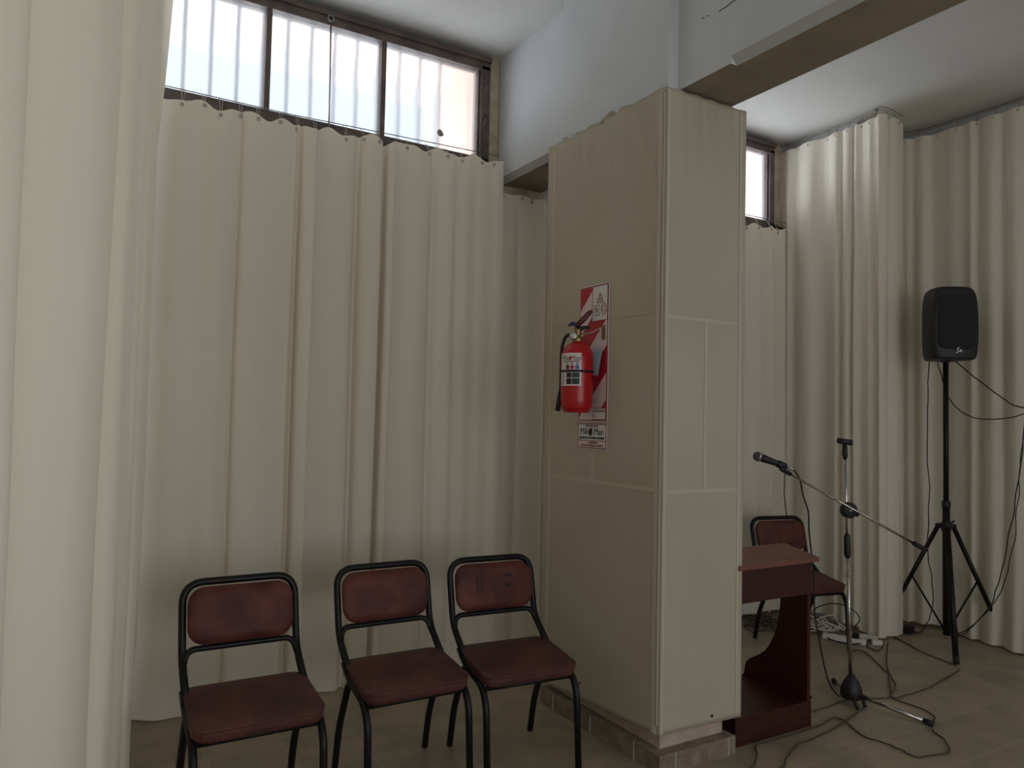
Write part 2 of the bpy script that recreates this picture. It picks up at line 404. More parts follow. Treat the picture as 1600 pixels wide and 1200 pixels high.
def along_path(path):
    P = smooth_path([(a, b, 0) for a, b in path], 12); L = [0]
    for a, b in zip(P, P[1:]): L.append(L[-1]+(b-a).length)
    def f(s, n):
        if s <= 0: i = 0
        else:
            i = 0
            while i < len(P)-2 and L[i+1] < s: i += 1
        d = (P[i+1]-P[i]); t = (s-L[i])/max(d.length, 1e-6); p = P[i]+d*t; d.normalize()
        # blend normals to avoid creases at corners
        j0, j1 = max(i-4, 0), min(i+5, len(P)-1); d2 = (P[j1]-P[j0]).normalized()
        nr = Vector((-d2.y, d2.x, 0)); return (p.x+nr.x*n, p.y+nr.y*n)
    f.length = L[-1]; return f
def wave(k, a): return lambda s, n: a*math.sin(s*k)+a*.5*math.sin(s*k*1.73+1)

main = [(.17, .03), (.24, .01), (.31, .0), (.40, .045), (.50, .03), (.585, .055), (.65, .012), (.672, -.005), (.69, .05), (.76, .058), (.84, .035), (.90, .01), (.935, .0), (.947, .045), (.957, .0),
        (.975, .05), (1.01, .075), (1.035, .07), (1.03, .015), (1.09, .002), (1.16, .03), (1.23, .03), (1.268, -.02), (1.285, .04), (1.325, .072), (1.385, .07), (1.382, .01), (1.41, -.025), (1.425, .05), (1.463, .06), (1.462, .01),
        (1.52, .015), (1.60, .045), (1.665, .03), (1.70, -.008), (1.735, .03), (1.80, .05), (1.85, .018), (1.90, .045), (1.96, .03), (2.0, .055), (2.06, .05), (2.10, .062), (2.135, .055)]
zt_main = lambda s: 2.862+.02*(s-.9)*(1 if s > .9 else 0)*1.4
curtain('curtain', 'long cream curtain hung under the three pane window behind the row of chairs', main, along_x(3.80), zt_main, lambda s: .014+.012*math.sin(s*9), rows=80, seed=1,
        hooks=[.272, .405, .495, .575, .665, .745, .86, .94, 1.03, 1.19, 1.285, 1.37, 1.54, 1.66, 1.78, 1.87, 1.99, 2.07], wire_z=2.922, top_wave=wave(30, .014), wrinkle=.0035)
# curtain on a wire in the narrow gap under the beam
gap = [(2.12, .0), (2.16, .02), (2.22, .0), (2.262, .015), (2.275, .05), (2.33, .035), (2.38, -.01), (2.43, .03), (2.46, .06), (2.48, .0), (2.52, .03), (2.60, .0)]
curtain('curtain', 'narrow cream curtain in the gap between window wall and column under the beam', gap, along_x(3.84), 2.74, .03, seed=5, rows=50,
        hooks=[2.175, 2.30, 2.385], wire_z=2.80)
# curtain below window 2
w2c = [(2.53, 0), (2.60, .04), (2.68, .05), (2.74, .0), (2.84, .03), (2.92, .05), (2.99, .0), (3.08, .045), (3.2, .03), (3.26, -.01), (3.33, .05), (3.43, .04), (3.5, .0), (3.6, .04), (3.7, .05), (3.76, .0), (3.84, .04), (3.9, 0), (3.98, .05), (4.06, .0), (4.14, .05), (4.22, .01), (4.30, .045), (4.36, .05), (4.39, .0), (4.44, .04), (4.47, .065), (4.50, .01), (4.56, .03), (4.62, .05), (4.66, .0)]
curtain('curtain', 'short cream curtain below the small window behind the column', w2c, along_x(3.83), lambda s: 2.86+.04*max(0, s-4.2), .03, seed=9, rows=50,
        hooks=[4.22, 4.33, 4.46, 4.55, 4.63], wire_z=2.93, top_wave=wave(34, .01))
# curtain round the corner box
fA = along_path([(4.68, 3.90), (4.675, 3.6), (4.67, 3.3), (4.655, 3.12), (4.61, 3.035), (4.68, 3.0), (4.80, 3.01), (4.93, 3.03), (5.0, 3.04)])
cA = [(0, 0), (.05, .02), (.10, .045), (.15, .0), (.22, .05), (.30, .065), (.36, .015), (.42, .0), (.48, .045), (.52, .06), (.55, .01), (.58, .05), (.62, .055), (.64, .0), (.67, .045), (.71, .02),
      (.75, .03), (.79, .045), (.82, .01), (.85, -.01), (.89, .03), (.95, .035), (1.0, .005), (1.05, .03), (1.10, .035), (1.15, .02), (1.20, .01)]
curtain('curtain', 'full height cream curtain wrapped round the corner beside the speaker stand', cA, lambda s, n: fA(s, .03-n), 3.505, lambda s: .05 if s < .7 else .02, seed=12, rows=90, sub=6, wrinkle=.004,
        drift=lambda s, v: (-.05*v*max(0, (s-.9)/.3), .02*v*math.sin(s*12)),
        hooks=[.06, .17, .28, .42, .50, .60, .70, .78, .86, .97, 1.10], wire_z=3.555)
# curtain along the right wall
fB = along_path([(4.98, 3.25), (5.14, 3.21), (5.225, 3.08), (5.24, 2.8), (5.235, 2.4), (5.22, 2.0), (5.21, 1.4)])
cB = [(0, 0), (.04, .03), (.08, -.01), (.13, .02), (.18, -.01), (.22, .04), (.25, .0), (.30, .05), (.34, .055), (.37, .0), (.44, .01), (.52, .03), (.60, .02), (.66, .05), (.69, .0), (.74, .04), (.80, .055), (.84, .0), (.88, .03), (.94, .05),
      (1.0, .0), (1.06, .045), (1.14, .02), (1.22, .05), (1.3, .0), (1.4, .04), (1.5, .0), (1.6, .04), (1.75, .0)]
def driftB(s, v):
    k = max(0, 1-abs(s-1.02)/.20)*max(0, v-.72)/.28
    return (0, .10*k + .02*v*math.sin(s*10))
curtain('curtain', 'full height cream curtain on the wall behind the black loudspeaker', cB, lambda s, n: fB(s, .018-n), 3.495, lambda s: .03 if s < .55 else .01, seed=17, rows=90, sub=6, drift=driftB, wrinkle=.004,
        hooks=[.05, .12, .2, .29, .42, .55, .68, .80, .95, 1.1], wire_z=3.55)
# curtain along the side near the camera
fC = along_path([(-.55, .7), (-.30, 1.1), (-.14, 1.5), (-.02, 1.9), (.075, 2.4), (.155, 2.9), (.215, 3.4), (.262, 3.74)])
Lc = fC.length
cC = [(0, 0), (.2, .05), (.4, .0), (.6, .05), (.75, .02), (.9, .06), (1.0, .0), (1.07, -.03), (1.15, .02), (1.25, .065), (1.4, .07), (1.50, .05), (1.56, .0), (1.60, -.04), (1.625, .02), (1.67, .065), (1.8, .07),
      (1.93, .055), (1.985, .0), (2.0, -.01), (2.04, .05), (2.16, .06), (2.24, .01), (2.27, .0), (2.30, .055), (2.42, .06), (2.5, .0), (2.55, .05), (2.65, .055), (2.72, .0), (2.78, .045), (2.88, .05), (2.95, .01), (3.0, .045), (Lc-.05, .05), (Lc, .02)]
cC = sorted([c for c in cC if c[0] <= Lc])
def driftC(s, v):
    k = max(0, min(1, (s-(Lc-.35))/.35)); e = max(0, v-.9)/.1
    b = math.exp(-((v-.5)/.25)**2)*.055 - .05*max(0, .35-v)/.35
    return (0, -k*(b) + -(.05*k*e))
curtain('curtain', 'tall cream side curtain standing next to the row of chairs and window', cC, lambda s, n: fC(s, -n), 3.55, .012, seed=23, rows=90, sub=6, drift=driftC, amp_top=1.0, wrinkle=.005, depth=1.15)

# wires
tag(obj('curtain_wire', tube([(-.3, 3.80, 2.926), (.9, 3.80, 2.918), (2.12, 3.80, 2.945)], .0025, seg=6), M['wire']), 'thin wire carrying the long curtain under the three pane window', 'wire')
tag(obj('curtain_wire', tube([(2.16, 3.845, 2.80), (2.45, 3.845, 2.795)], .0025, seg=6), M['wire']), 'short wire carrying the narrow curtain under the beam', 'wire')
tag(obj('curtain_wire', tube([(2.55, 3.83, 2.93), (4.68, 3.83, 2.94)], .0025, seg=6), M['wire']), 'short wire under the small window behind the column', 'wire')
tag(obj('curtain_wire', tube([(*fA(s, .01), 3.557) for s in [i*.05 for i in range(25)]], .0025, seg=6), M['wire']), 'ceiling wire carrying the curtain wrapped round the corner', 'wire')
tag(obj('curtain_wire', tube([(*fB(s, .01), 3.552) for s in [i*.08 for i in range(23)]], .0025, seg=6), M['wire']), 'ceiling wire carrying the curtain behind the loudspeaker', 'wire')
t = thing('ceiling_hook', 'small dark ceiling hook above the corner of the wrapped curtain', 'hook', (4.70, 3.10, ZC))
obj('plate', lathe([(0, -.004), (.016, -.004), (.016, 0), (0, 0)], seg=16), M['wire'], t); obj('hook', tube(round_corners([(0, 0, -.002), (0, 0, -.03), (-.012, 0, -.04), (-.02, 0, -.028)], .008), .0025, seg=6), M['wire'], t)
# bracket at the corner of the small window
t = thing('wire_bracket', 'dark knotted wire bracket at the lower corner of the small window', 'bracket', (4.56, 3.84, 2.90))
obj('arm', tube([(-.03, 0, .02), (.03, 0, .0), (.07, -.01, -.008), (.11, 0, -.006)], .008, seg=8), M['black_paint'], t)
obj('knot', lathe([(0, -.022), (.018, -.012), (.024, 0), (.016, .014), (0, .022)], seg=12), M['black_paint'], t, True)

# ------------------------------------------------------------------ fabric panels on the column
px0, py0 = 2.084, 2.318
t = thing('fabric_panel', 'cream fabric panel on the column face that carries the fire extinguisher', 'wall panel', (px0, 2.75, .12))
def panel_cloth(fr, u0, u1, z0a, z0b, z1, wr):
    bm = bmesh.new(); nu, nz = 40, 120; g = []
    for j in range(nz+1):
        row = []
        for i in range(nu+1):
            u = u0+(u1-u0)*i/nu; zb = z0a+(z0b-z0a)*i/nu; z = zb+(z1-zb)*j/nz
            d = wr(i/nu, (z-zb)/(z1-zb)); x, y = fr(u, d)
            row.append(bm.verts.new((x, y, z)))
        g.append(row)
    for a, b in zip(g, g[1:]):
        for i in range(nu):
            f = bm.faces.new((a[i], a[i+1], b[i+1], b[i])); f.smooth = True
    # turned edges
    for seq, dd in ((g[-1], 1), (g[0], 1), ([r[0] for r in g], 1), ([r[-1] for r in g], 1)):
        inner = []
        for v in seq:
            x, y = v.co.x, v.co.y
            o_ = fr(0, -.028); b_ = fr(0, 0); inner.append(bm.verts.new((x+o_[0]-b_[0], y+o_[1]-b_[1], v.co.z)))
        for i in range(len(seq)-1):
            f = bm.faces.new((seq[i], seq[i+1], inner[i+1], inner[i]))
    bmesh.ops.recalc_face_normals(bm, faces=bm.faces)
    return bm
def wrL(u, v):
    d = 0
    if v > .80:
        k = ((v-.80)/.20)**1.5
        # pulls fanning from the pin and from the near top corner
        c = .52; d += .009*k*math.sin((u-c)*55*(1.15-v*.3))*math.exp(-abs(u-c)*3)
        d += .018*k*math.exp(-((u-.72-(1-v)*1.3)/.04)**2) - .010*k*math.exp(-((u-.80-(1-v)*1.2)/.05)**2)
    return d
lp = obj('cloth', panel_cloth(lambda u, d: (px0-d-.002, 3.195-u), 0, .860, .10, .147, 2.80, wrL), M['panel'], t); lp.location = (-px0, -2.75, -.12)
b_ = bmesh.new()
obj('stile', box(-.0045, .0, -.415+.0, -.395, .03, 2.67), M['panel_bar'], t)
obj('stile', box(-.0045, .0, .375, .395, .0, 2.66), M['panel_bar'], t)
obj('rail', box(-.0040, .0, -.394, .374, .995, 1.012), M['panel_bar'], t)
obj('rail', box(-.0034, .0, -.394, .374, 1.735, 1.748), M['panel'], t)
obj('mid_bar', box(-.0040, .0, .02, .036, 1.013, 1.734), M['panel_bar'], t)
obj('batten', box(.0, .034, -.425, .41, .06, 2.66), M['panel'], t)
pin = lathe([(0, 0), (.007, .002), (.009, .006), (.006, .010), (0, .012)], seg=12, mx=align((-.006, -.01, 2.665), (-1, 0, 0)))
obj('pin', pin, M['steel'], t, True)
obj('screw', lathe([(0, 0), (.006, .001), (.005, .004), (0, .005)], seg=10, mx=align((-.006, .09, .075), (-1, 0, 0))), M['print_black'], t)

t2 = thing('fabric_panel', 'cream fabric panel on the narrow column face next to the wooden lectern', 'wall panel', (2.33, py0, .12))
def wrR(u, v):
    d = 0
    if v > .75:
        k = (v-.75)/.25; d += .010*k*math.exp(-((u-.18)/.05)**2)*math.exp(-((v-.90)/.07)**2)
        d += .0035*k*math.sin(u*30+v*10)
    return d
rp = obj('cloth', panel_cloth(lambda u, d: (u, py0-d-.002), 2.092, 2.558, .147, .138, 2.80, wrR), M['panel'], t2); rp.location = (-2.33, -py0, -.12)
obj('stile', box(-.236, -.220, -.0045, 0, .03, 2.67), M['panel_bar'], t2)
obj('stile', box(.190, .203, -.0045, 0, .03, 2.67), M['panel_bar'], t2)
obj('rail', box(-.219, .189, -.0040, 0, .988, 1.006), M['panel_bar'], t2)
obj('rail', box(-.219, .189, -.0036, 0, 1.712, 1.726), M['panel_bar'], t2)
obj('mid_bar', box(-.012, .004, -.0040, 0, 1.0065, 1.7115), M['panel_bar'], t2)
obj('batten', box(-.236, .226, .0, .026, .03, 2.67), M['panel'], t2)
obj('screw', lathe([(0, 0), (.006, .001), (.005, .004), (0, .005)], seg=10, mx=align((.05, -.006, .055), (0, -1, 0))), M['print_black'], t2)

# ------------------------------------------------------------------ chairs
def profile_side(x):
    return [(x, -.385, 0), (x, -.375, .30), (x, -.325, .375), (x, -.16, .405), (x, -.02, .525), (x, .045, .70)]
def rrect(w_, h, r, n=6):
    pts = []
    for cx_, cz, a0 in ((w_/2-r, h/2-r, 0), (-w_/2+r, h/2-r, 90), (-w_/2+r, -h/2+r, 180), (w_/2-r, -h/2+r, 270)):
        for k in range(n+1): a = R(a0+90*k/n); pts.append((cx_+r*math.cos(a), cz+r*math.sin(a)))
    return pts
def pad(w_, h, r, th, puff):
    """soft pad in XY, thickness along Z"""
    bm = bmesh.new(); rings = []
    base = rrect(w_, h, r, 8)
    for k, (sc, z) in enumerate([(.2, -th/2), (.93, -th/2), (.985, -th*.36), (1, -th*.1), (1, th*.12), (.985, th*.32), (.95, th*.46), (.86, th*.5+puff*.55), (.65, th*.5+puff*.85), (.35, th*.5+puff), (.05, th*.5+puff*1.02)]):
        rings.append([bm.verts.new((x*sc if abs(sc) < .9 else x-(1-sc)*w_*.5*(1 if x > 0 else -1), y*sc if sc < .9 else y-(1-sc)*w_*.5*(1 if y > 0 else -1), z)) for x, y in base])
    for a, b in zip(rings, rings[1:]):
        n = len(a)
        for i in range(n):
            f = bm.faces.new((a[i], a[(i+1) % n], b[(i+1) % n], b[i])); f.smooth = True
    bm.faces.new(rings[0][::-1]); bm.faces.new(rings[-1])
    return bm
def seat_pad():
    bm = bmesh.new(); base = rrect(.418, .318, .050, 8); rings = []
    for k, (ins, z) in enumerate([(.150, -.024), (.012, -.024), (.004, -.021), (0, -.012), (0, .010), (.002, .0145), (-.0025, .0165), (-.0025, .0195), (.003, .0215), (.014, .0255), (.040, .029), (.080, .031), (.120, .032), (.157, .0325)]):
        rings.append([bm.verts.new((x*max(0, 1-ins/.206), y*max(0.0, 1-ins/.159), z)) for x, y in base])
    for a, b in zip(rings, rings[1:]):
        n = len(a)
        for i in range(n): bm.faces.new((a[i], a[(i+1) % n], b[(i+1) % n], b[i])).smooth = True
    bm.faces.new(rings[0][::-1]); bm.faces.new(rings[-1]); return bm
CH_GROUP = 'burgundy vinyl chairs'
def make_chair(label):
    t = thing('side_chair', label, 'chair', (0, 0, 0), 0, CH_GROUP)
    hw = .198; tr = .0135
    # back frame: arch down to the seat joint on both sides
    arch = [(-hw, -.16, .41), (-hw, -.012, .520), (-hw, .05, .775), (hw, .05, .775), (hw, -.012, .520), (hw, -.16, .41)]
    P = [Vector(p) for p in arch]
    path = [P[0]] + round_corners(P[0:3], .05)[1:-1] + round_corners([P[1], P[2], P[3], P[4]], .075, 8)[1:-1] + round_corners(P[3:6], .05)[1:-1] + [P[5]]
    obj('back_frame', tube(path, tr, seg=12), M['black_paint'], t)
    cb = round_corners([(-hw, -.035, .495), (-hw+.015, -.006, .553), (hw-.015, -.006, .553), (hw, -.035, .495)], .06, 8)
    obj('cross_bar', tube(cb, .011, seg=10), M['black_paint'], t)
    for s in (-1, 1):
        x = s*(hw+.004)
        fl = round_corners([(x, -.10, .442), (x, -.17, .398), (x, -.335, .362), (x, -.375, .30), (x, -.40, 0.008)], .055, 6)
        obj('leg', tube(fl, tr, seg=12), M['black_paint'], t)
        x = s*(hw-.004)
        rl = round_corners([(x, -.19, .405), (x, -.135, .375), (x, -.035, .17), (x, .0, .008)], .05, 6)
        obj('leg', tube(rl, tr, seg=12), M['black_paint'], t)
    sf = bmesh.new()
    tube([(-hw, -.335, .352), (hw, -.335, .352)], .010, sf, seg=8); tube([(-hw, -.15, .382), (hw, -.15, .382)], .010, sf, seg=8)
    for s in (-1, 1): 
        for y, z in ((-.16, .415), (-.30, .385)): lathe([(0, 0), (.006, 0), (.005, .003), (0, .004)], sf, seg=8, mx=align((s*(hw+.013), y, z), (s, 0, 0)))
    obj('seat_frame', sf, M['black_paint'], t)
    st = seat_pad()
    o = obj('seat', st, M['vinyl_seat'], t)
    for v in o.data.vertices:                      # wider front, soft crown
        u = (v.co.y)/.1575; v.co.x *= 1-.035*max(0, u)-.0; v.co.z -= .006*abs(u)**3 - .004*noise.noise(v.co*9)
    o.matrix_local = Matrix.Translation((0, -.225, .412)) @ Matrix.Rotation(R(7), 4, 'X')
    bk = pad(.368, .200, .060, .034, .010)
    o = obj('backrest', bk, M['vinyl'], t)
    for v in o.data.vertices: v.co.z += .28*v.co.x*v.co.x + .003*noise.noise(v.co*11)
    o.matrix_local = Matrix.Translation((0, .010, .663)) @ Matrix.Rotation(R(90-14), 4, 'X')
    return t
def copy_tree(o, parent=None):
    c = o.copy(); COL.objects.link(c); c.parent = parent
    for ch in list(o.children): copy_tree(ch, c)
    return c
c1 = make_chair('burgundy chair at the end of the row next to the tall side curtain')
c1.location = (.583, 2.90, 0); c1.scale = (1.01, 1.01, 1.01)
spots = [((1.165, 2.955), R(0), 'burgundy chair in the middle of the row of three'),
         ((1.652, 2.905), R(-4), 'burgundy chair beside the column with dark tape marks on its backrest'),
         ((4.10, 3.385), R(-13), 'burgundy chair behind the wooden lectern and microphone stand')]
chairs = [c1]
for (x, y), rz, lab in spots:
    c = copy_tree(c1); c.scale = (1, 1, 1); c.location = (x, y, 0); c.rotation_euler = (0, 0, rz); c['label'] = lab; chairs.append(c)
c3 = chairs[2]
marks = [('square tape residue outline', [(-.078, .030, .034, .006), (-.090, .008, .006, .050), (-.066, .006, .006, .050), (-.075, -.016, .034, .008)]),
         ('upper dark tape scrap', [(.060, .036, .036, .012), (.066, .044, .016, .008)]), ('lower dark tape scrap', [(.066, -.004, .036, .012), (.058, -.011, .012, .008)])]
for lab, bits in marks:
    mk = bmesh.new()
    for u, v, w_, h in bits: box(u-w_/2, u+w_/2, -.0012, .0, v-h/2, v+h/2, mk)
    o = obj('tape_mark', mk, M['mark'], c3); o.matrix_local = Matrix.Translation((0, -.0175, .673)) @ Matrix.Rotation(R(-14), 4, 'X'); o['label'] = lab

# ------------------------------------------------------------------ lectern
t = thing('lectern', 'dark mahogany wooden lectern with a lighter top beside the column', 'lectern', (2.79, 2.34, 0))
X0, X1 = -.245, .255
def side_poly():
    pts = [(0, 0), (.42, 0), (.42, .12), (.36, .165), (.335, .20), (.30, .26)]
    curve = [Vector(p) for p in [(.38, .13), (.36, .20), (.28, .255), (.225, .31), (.175, .42), (.155, .56), (.16, .76)]]
    c = smooth_path([(p.x, p.y, 0) for p in curve], 6)
    return [(0, 0), (.40, 0), (.40, .11)] + [(p.x, p.y) for p in c] + [(.0, .76)]
for nm, xa, xb in (('side_panel', X0, X0+.022), ('side_panel', X1-.022, X1)):
    obj(nm, prism(side_poly(), 'x', xa, xb), M['mahogany'], t)
obj('apron', box(X0+.0, X1, -.006, .014, .612, .762, bev=.002), M['mahogany'], t)
obj('plinth', box(X0, X1, -.006, .014, 0, .118, bev=.002), M['mahogany'], t)
obj('bottom_shelf', box(X0+.022, X1-.022, .014, .40, .10, .118), M['mahogany'], t)
tp = box(X0-.015, X1+.022, -.03, .17, .762, .784, bev=.003)
o = obj('top', tp, M['mahogany_top'], t)
for v in o.data.vertices:
    v.co.z += max(0, v.co.y+.03)*.18
obj('knob', lathe([(0, 0), (.008, 0), (.007, .006), (0, .009)], seg=10, mx=align((X1, .0, .13), (1, 0, 0))), M['mahogany'], t)

# ------------------------------------------------------------------ microphone stand
mb = Vector((3.464, 2.419, 0)); mt = Vector((3.416, 2.425, 1.30))
def up(z): return mb + (mt-mb)*(z/1.30) - mb
t = thing('microphone_stand', 'chrome microphone stand with a tilted boom arm before the burgundy chair', 'microphone stand', mb)
obj('base', lathe([(.044, .030), (.054, .042), (.051, .080), (.036, .115), (.022, .135), (.014, .15)], seg=20), M['black_plastic'], t, True)
for d, L_ in ((Vector((.26, -.97, 0)), .34), (Vector((.62, .78, 0)), .27)):
    d.normalize(); lg = tube([d*.03+Vector((0, 0, .055)), d*L_+Vector((0, 0, .014))], .0105, seg=10)
    l = obj('leg', lg, M['chrome'], t)
    a = d*(L_-.005)+Vector((0, 0, .0145)); obj('rubber_foot', tube([a, a+d*.04+Vector((0, 0, -.001))], .0135, seg=12), M['black_rubber'], l)
for s in (-1, 1):
    hk = round_corners([(s*.03-.01, -.02, .05), (s*.032-.02, -.055, .045), (s*.03-.025, -.075, .008)], .02)
    obj('prong', tube(hk, .009, seg=8), M['black_plastic'], t)
obj('lower_tube', tube([up(.12), up(.745)], .0095, seg=12), M['chrome'], t)
obj('upper_tube', tube([up(.74), up(1.245)], .0068, seg=12), M['chrome'], t)
obj('collar', tube([up(.735), up(.75), up(.84), up(.855)], [.012, .017, .0155, .010], seg=14), M['black_plastic'], t)
fwd = Vector((sy, cy, 0)); rgt = Vector((cy, -sy, 0))
cl = Vector((3.426, 2.41, .976))-mb
obj('clutch', lathe([(0, -.022), (.034, -.022), (.040, -.014), (.040, .014), (.034, .022), (0, .022)], seg=24, mx=align(cl-fwd*.002, -fwd)), M['black_plastic'], t, True)
obj('clutch_screw', lathe([(0, 0), (.007, 0), (.006, .006), (0, .007)], seg=12, mx=align(cl-fwd*.022, -fwd)), M['steel'], t, True)
A = Vector((3.124, 2.589, 1.178))-mb-fwd*.022; B = Vector((3.755, 2.214, .786))-mb-fwd*.022
obj('boom', tube([A+(B-A)*.04, B], .0060, seg=12), M['chrome'], t)
obj('boom_grip', tube([B-(B-A).normalized()*.075, B], .0115, seg=12), M['black_rubber'], t)
obj('clutch_wing', tube([cl+Vector((.02, -.01, -.005)), cl+(B-A).normalized()*.055], [.02, .010], seg=10), M['black_plastic'], t)
# clip on the boom end
e = (B-A).normalized()
obj('clip_stem', tube([A+e*.055, A+e*.0, A+Vector((-.005, .0, .012))], .0115, seg=10), M['black_plastic'], t)
# top clip of the stand
ts = up(1.235)
obj('top_clip', tube([ts, ts+Vector((0, 0, .02)), ts+Vector((-.003, 0, .075))], [.010, .014, .011], seg=12), M['black_plastic'], t)
q = ts+Vector((-.004, 0, .086)); obj('clip_cradle', tube([q-rgt*.035+Vector((0, 0, .006)), q+rgt*.035+Vector((0, 0, -.004))], [.014, .0155], seg=14), M['black_plastic'], t)
# microphone
m0 = Vector((3.003, 2.66, 1.246))-fwd*.022; m1 = Vector((3.144, 2.577, 1.190))-fwd*.022; dm = (m1-m0).normalized()
t = thing('microphone', 'black handheld microphone with grey mesh head on the boom arm', 'microphone', m0)
L_ = (m1-m0).length
obj('grille_head', lathe([(0, 0), (.012, .002), (.020, .009), (.0245, .020), (.0245, .028), (.0235, .034), (.020, .042)], seg=24, mx=align((0, 0, 0), dm)), M['mesh'], t, True)
obj('band', lathe([(.0248, .024), (.0258, .026), (.0258, .031), (.0248, .033)], seg=24, mx=align((0, 0, 0), dm)), M['steel'], t, True)
obj('body', lathe([(.0205, .040), (.0195, .055), (.0145, L_*.75), (.0125, L_), (.0, L_)], seg=20, mx=align((0, 0, 0), dm)), M['black_plastic'], t, True)
obj('holder', lathe([(.0175, L_*.74), (.0195, L_*.76), (.0170, L_*1.0), (.015, L_)], seg=20, mx=align((0, 0, 0), dm)), M['black_plastic'], t, True)
tail = dm*L_
obj('holder_neck', tube([dm*L_*.88+Vector((0, 0, -.01)), A+e*.01-(m0-mb)], .009, seg=10), M['black_plastic'], t)
obj('plug', lathe([(.0085, L_), (.0085, L_+.038), (.0065, L_+.042)], seg=14, mx=align((0, 0, 0), dm)), M['steel'], t, True)

# ------------------------------------------------------------------ speaker and its stand
sc_ = Vector((4.91, 2.75, 0))
t = thing('speaker_stand', 'black steel tripod stand holding the loudspeaker', 'speaker stand', sc_)
obj('pole', tube([(0, 0, .70), (0, 0, 1.84)], .0165, seg=16), M['black_paint'], t)
obj('lower_pole', tube([(0, 0, .075), (0, 0, .90)], .022, seg=16), M['black_paint'], t)
obj('collar', lathe([(.027, .735), (.029, .74), (.029, .79), (.027, .795)], seg=20), M['black_plastic'], t, True)
obj('clamp', lathe([(.024, .89), (.026, .895), (.026, .925), (.022, .93)], seg=20), M['black_plastic'], t, True)
obj('knob', tube([(.024, -.01, .785), (.055, -.02, .80)], .007, seg=8), M['black_plastic'], t)
for th in (R(-144), R(-24), R(96)):
    d = Vector((math.cos(th), math.sin(th), 0)); hub = d*.05+Vector((0, 0, .765)); ft = d*.42+Vector((0, 0, .012))
    l = obj('leg', tube([hub, ft], .0135, seg=12, flat=1.25), M['black_paint'], t)
    obj('rubber_foot', tube([ft-(ft-hub).normalized()*.045, ft], .0175, seg=12), M['black_rubber'], l)
    obj('bracket', tube([d*.02+Vector((0, 0, .77)), d*.062+Vector((0, 0, .765))], .016, seg=10), M['black_plastic'], l)
    mid = hub+(ft-hub)*.46
    obj('brace', tube([mid, d*.02+Vector((0, 0, .115))], .0065, seg=8), M['black_paint'], t)
sp = thing('speaker', 'black moulded loudspeaker with a small white emblem on the tripod stand', 'loudspeaker', (4.868, 2.722, 1.838), R(-35))
def spk():
    bm = bmesh.new(); rings = []
    # plan: front towards -Y; body tapers to the back
    lev = [(.80, -.004), (.92, .0), (.99, .03), (1.03, .11), (1.04, .22), (1.02, .34), (.96, .415), (.84, .450), (.62, .466)]
    def plan(s, z):
        w_ = .152*s; f = -.13*(.5+.5*s); bk = .115
        pts = [(-w_*.93, f+.02), (-w_*.8, f), (-w_*.4, f-.010), (0, f-.014), (w_*.4, f-.010), (w_*.8, f), (w_*.93, f+.02), (w_, f+.06), (w_*.92, 0.03), (w_*.66, bk-.02), (w_*.5, bk), (-w_*.5, bk), (-w_*.66, bk-.02), (-w_*.92, .03), (-w_, f+.06)]
        return [(x, y, z) for x, y in pts]
    for s, z in lev: rings.append([bm.verts.new(p) for p in plan(s, z)])
    for a, b in zip(rings, rings[1:]):
        n = len(a)
        for i in range(n): bm.faces.new((a[i], a[(i+1) % n], b[(i+1) % n], b[i])).smooth = True
    bm.faces.new(rings[0][::-1]); bm.faces.new(rings[-1])
    return bm
o = obj('cabinet', spk(), M['black_plastic'], sp); md = o.modifiers.new('sub', 'SUBSURF'); md.levels = md.render_levels = 2
g = pad(.225, .35, .05, .014, .004); o = obj('grille', g, M['grille'], sp); o.matrix_local = Matrix.Translation((0, -.142, .235)) @ Matrix.Rotation(R(90), 4, 'X')
for s in (-1, 1):
    obj('handle_recess', box(s*.104-.020, s*.104+.020, -.1405, -.120, .300, .330, bev=.006), M['print_black'], sp)
lg = tube([(.008*math.cos(a), -.1545, .055+.011*math.sin(a)) for a in [R(60+i*24) for i in range(12)]], .0035, seg=6)
prism([(.004, .047), (.022, .038), (.014, .060)], 'y', -.156, -.153, lg); box(-.020, -.004, -.156, -.153, .036, .040, lg)
obj('emblem', lg, M['white'], sp)
obj('pole_socket', lathe([(.030, -.012), (.034, .002), (.034, .014)], seg=20, mx=Matrix.Translation((.0, .01, 0))), M['black_plastic'], sp, True)

# ------------------------------------------------------------------ fire point sign
def text(s, size, xf, m, parent, name='lettering', ext=.0004, sx=1.0, align_='CENTER'):
    cu = bpy.data.curves.new(name, 'FONT'); cu.body = s; cu.size = size; cu.extrude = ext; cu.align_x = align_; cu.align_y = 'CENTER'
    tmp = bpy.data.objects.new(name, cu); COL.objects.link(tmp)
    dg = bpy.context.evaluated_depsgraph_get(); me = bpy.data.meshes.new_from_object(tmp.evaluated_get(dg))
    bpy.data.objects.remove(tmp)
    me.materials.clear(); me.materials.append(m)
    o = bpy.data.objects.new(name, me); COL.objects.link(o); o.parent = parent
    o.matrix_local = xf @ Matrix.Diagonal((sx, 1, 1, 1)); return o
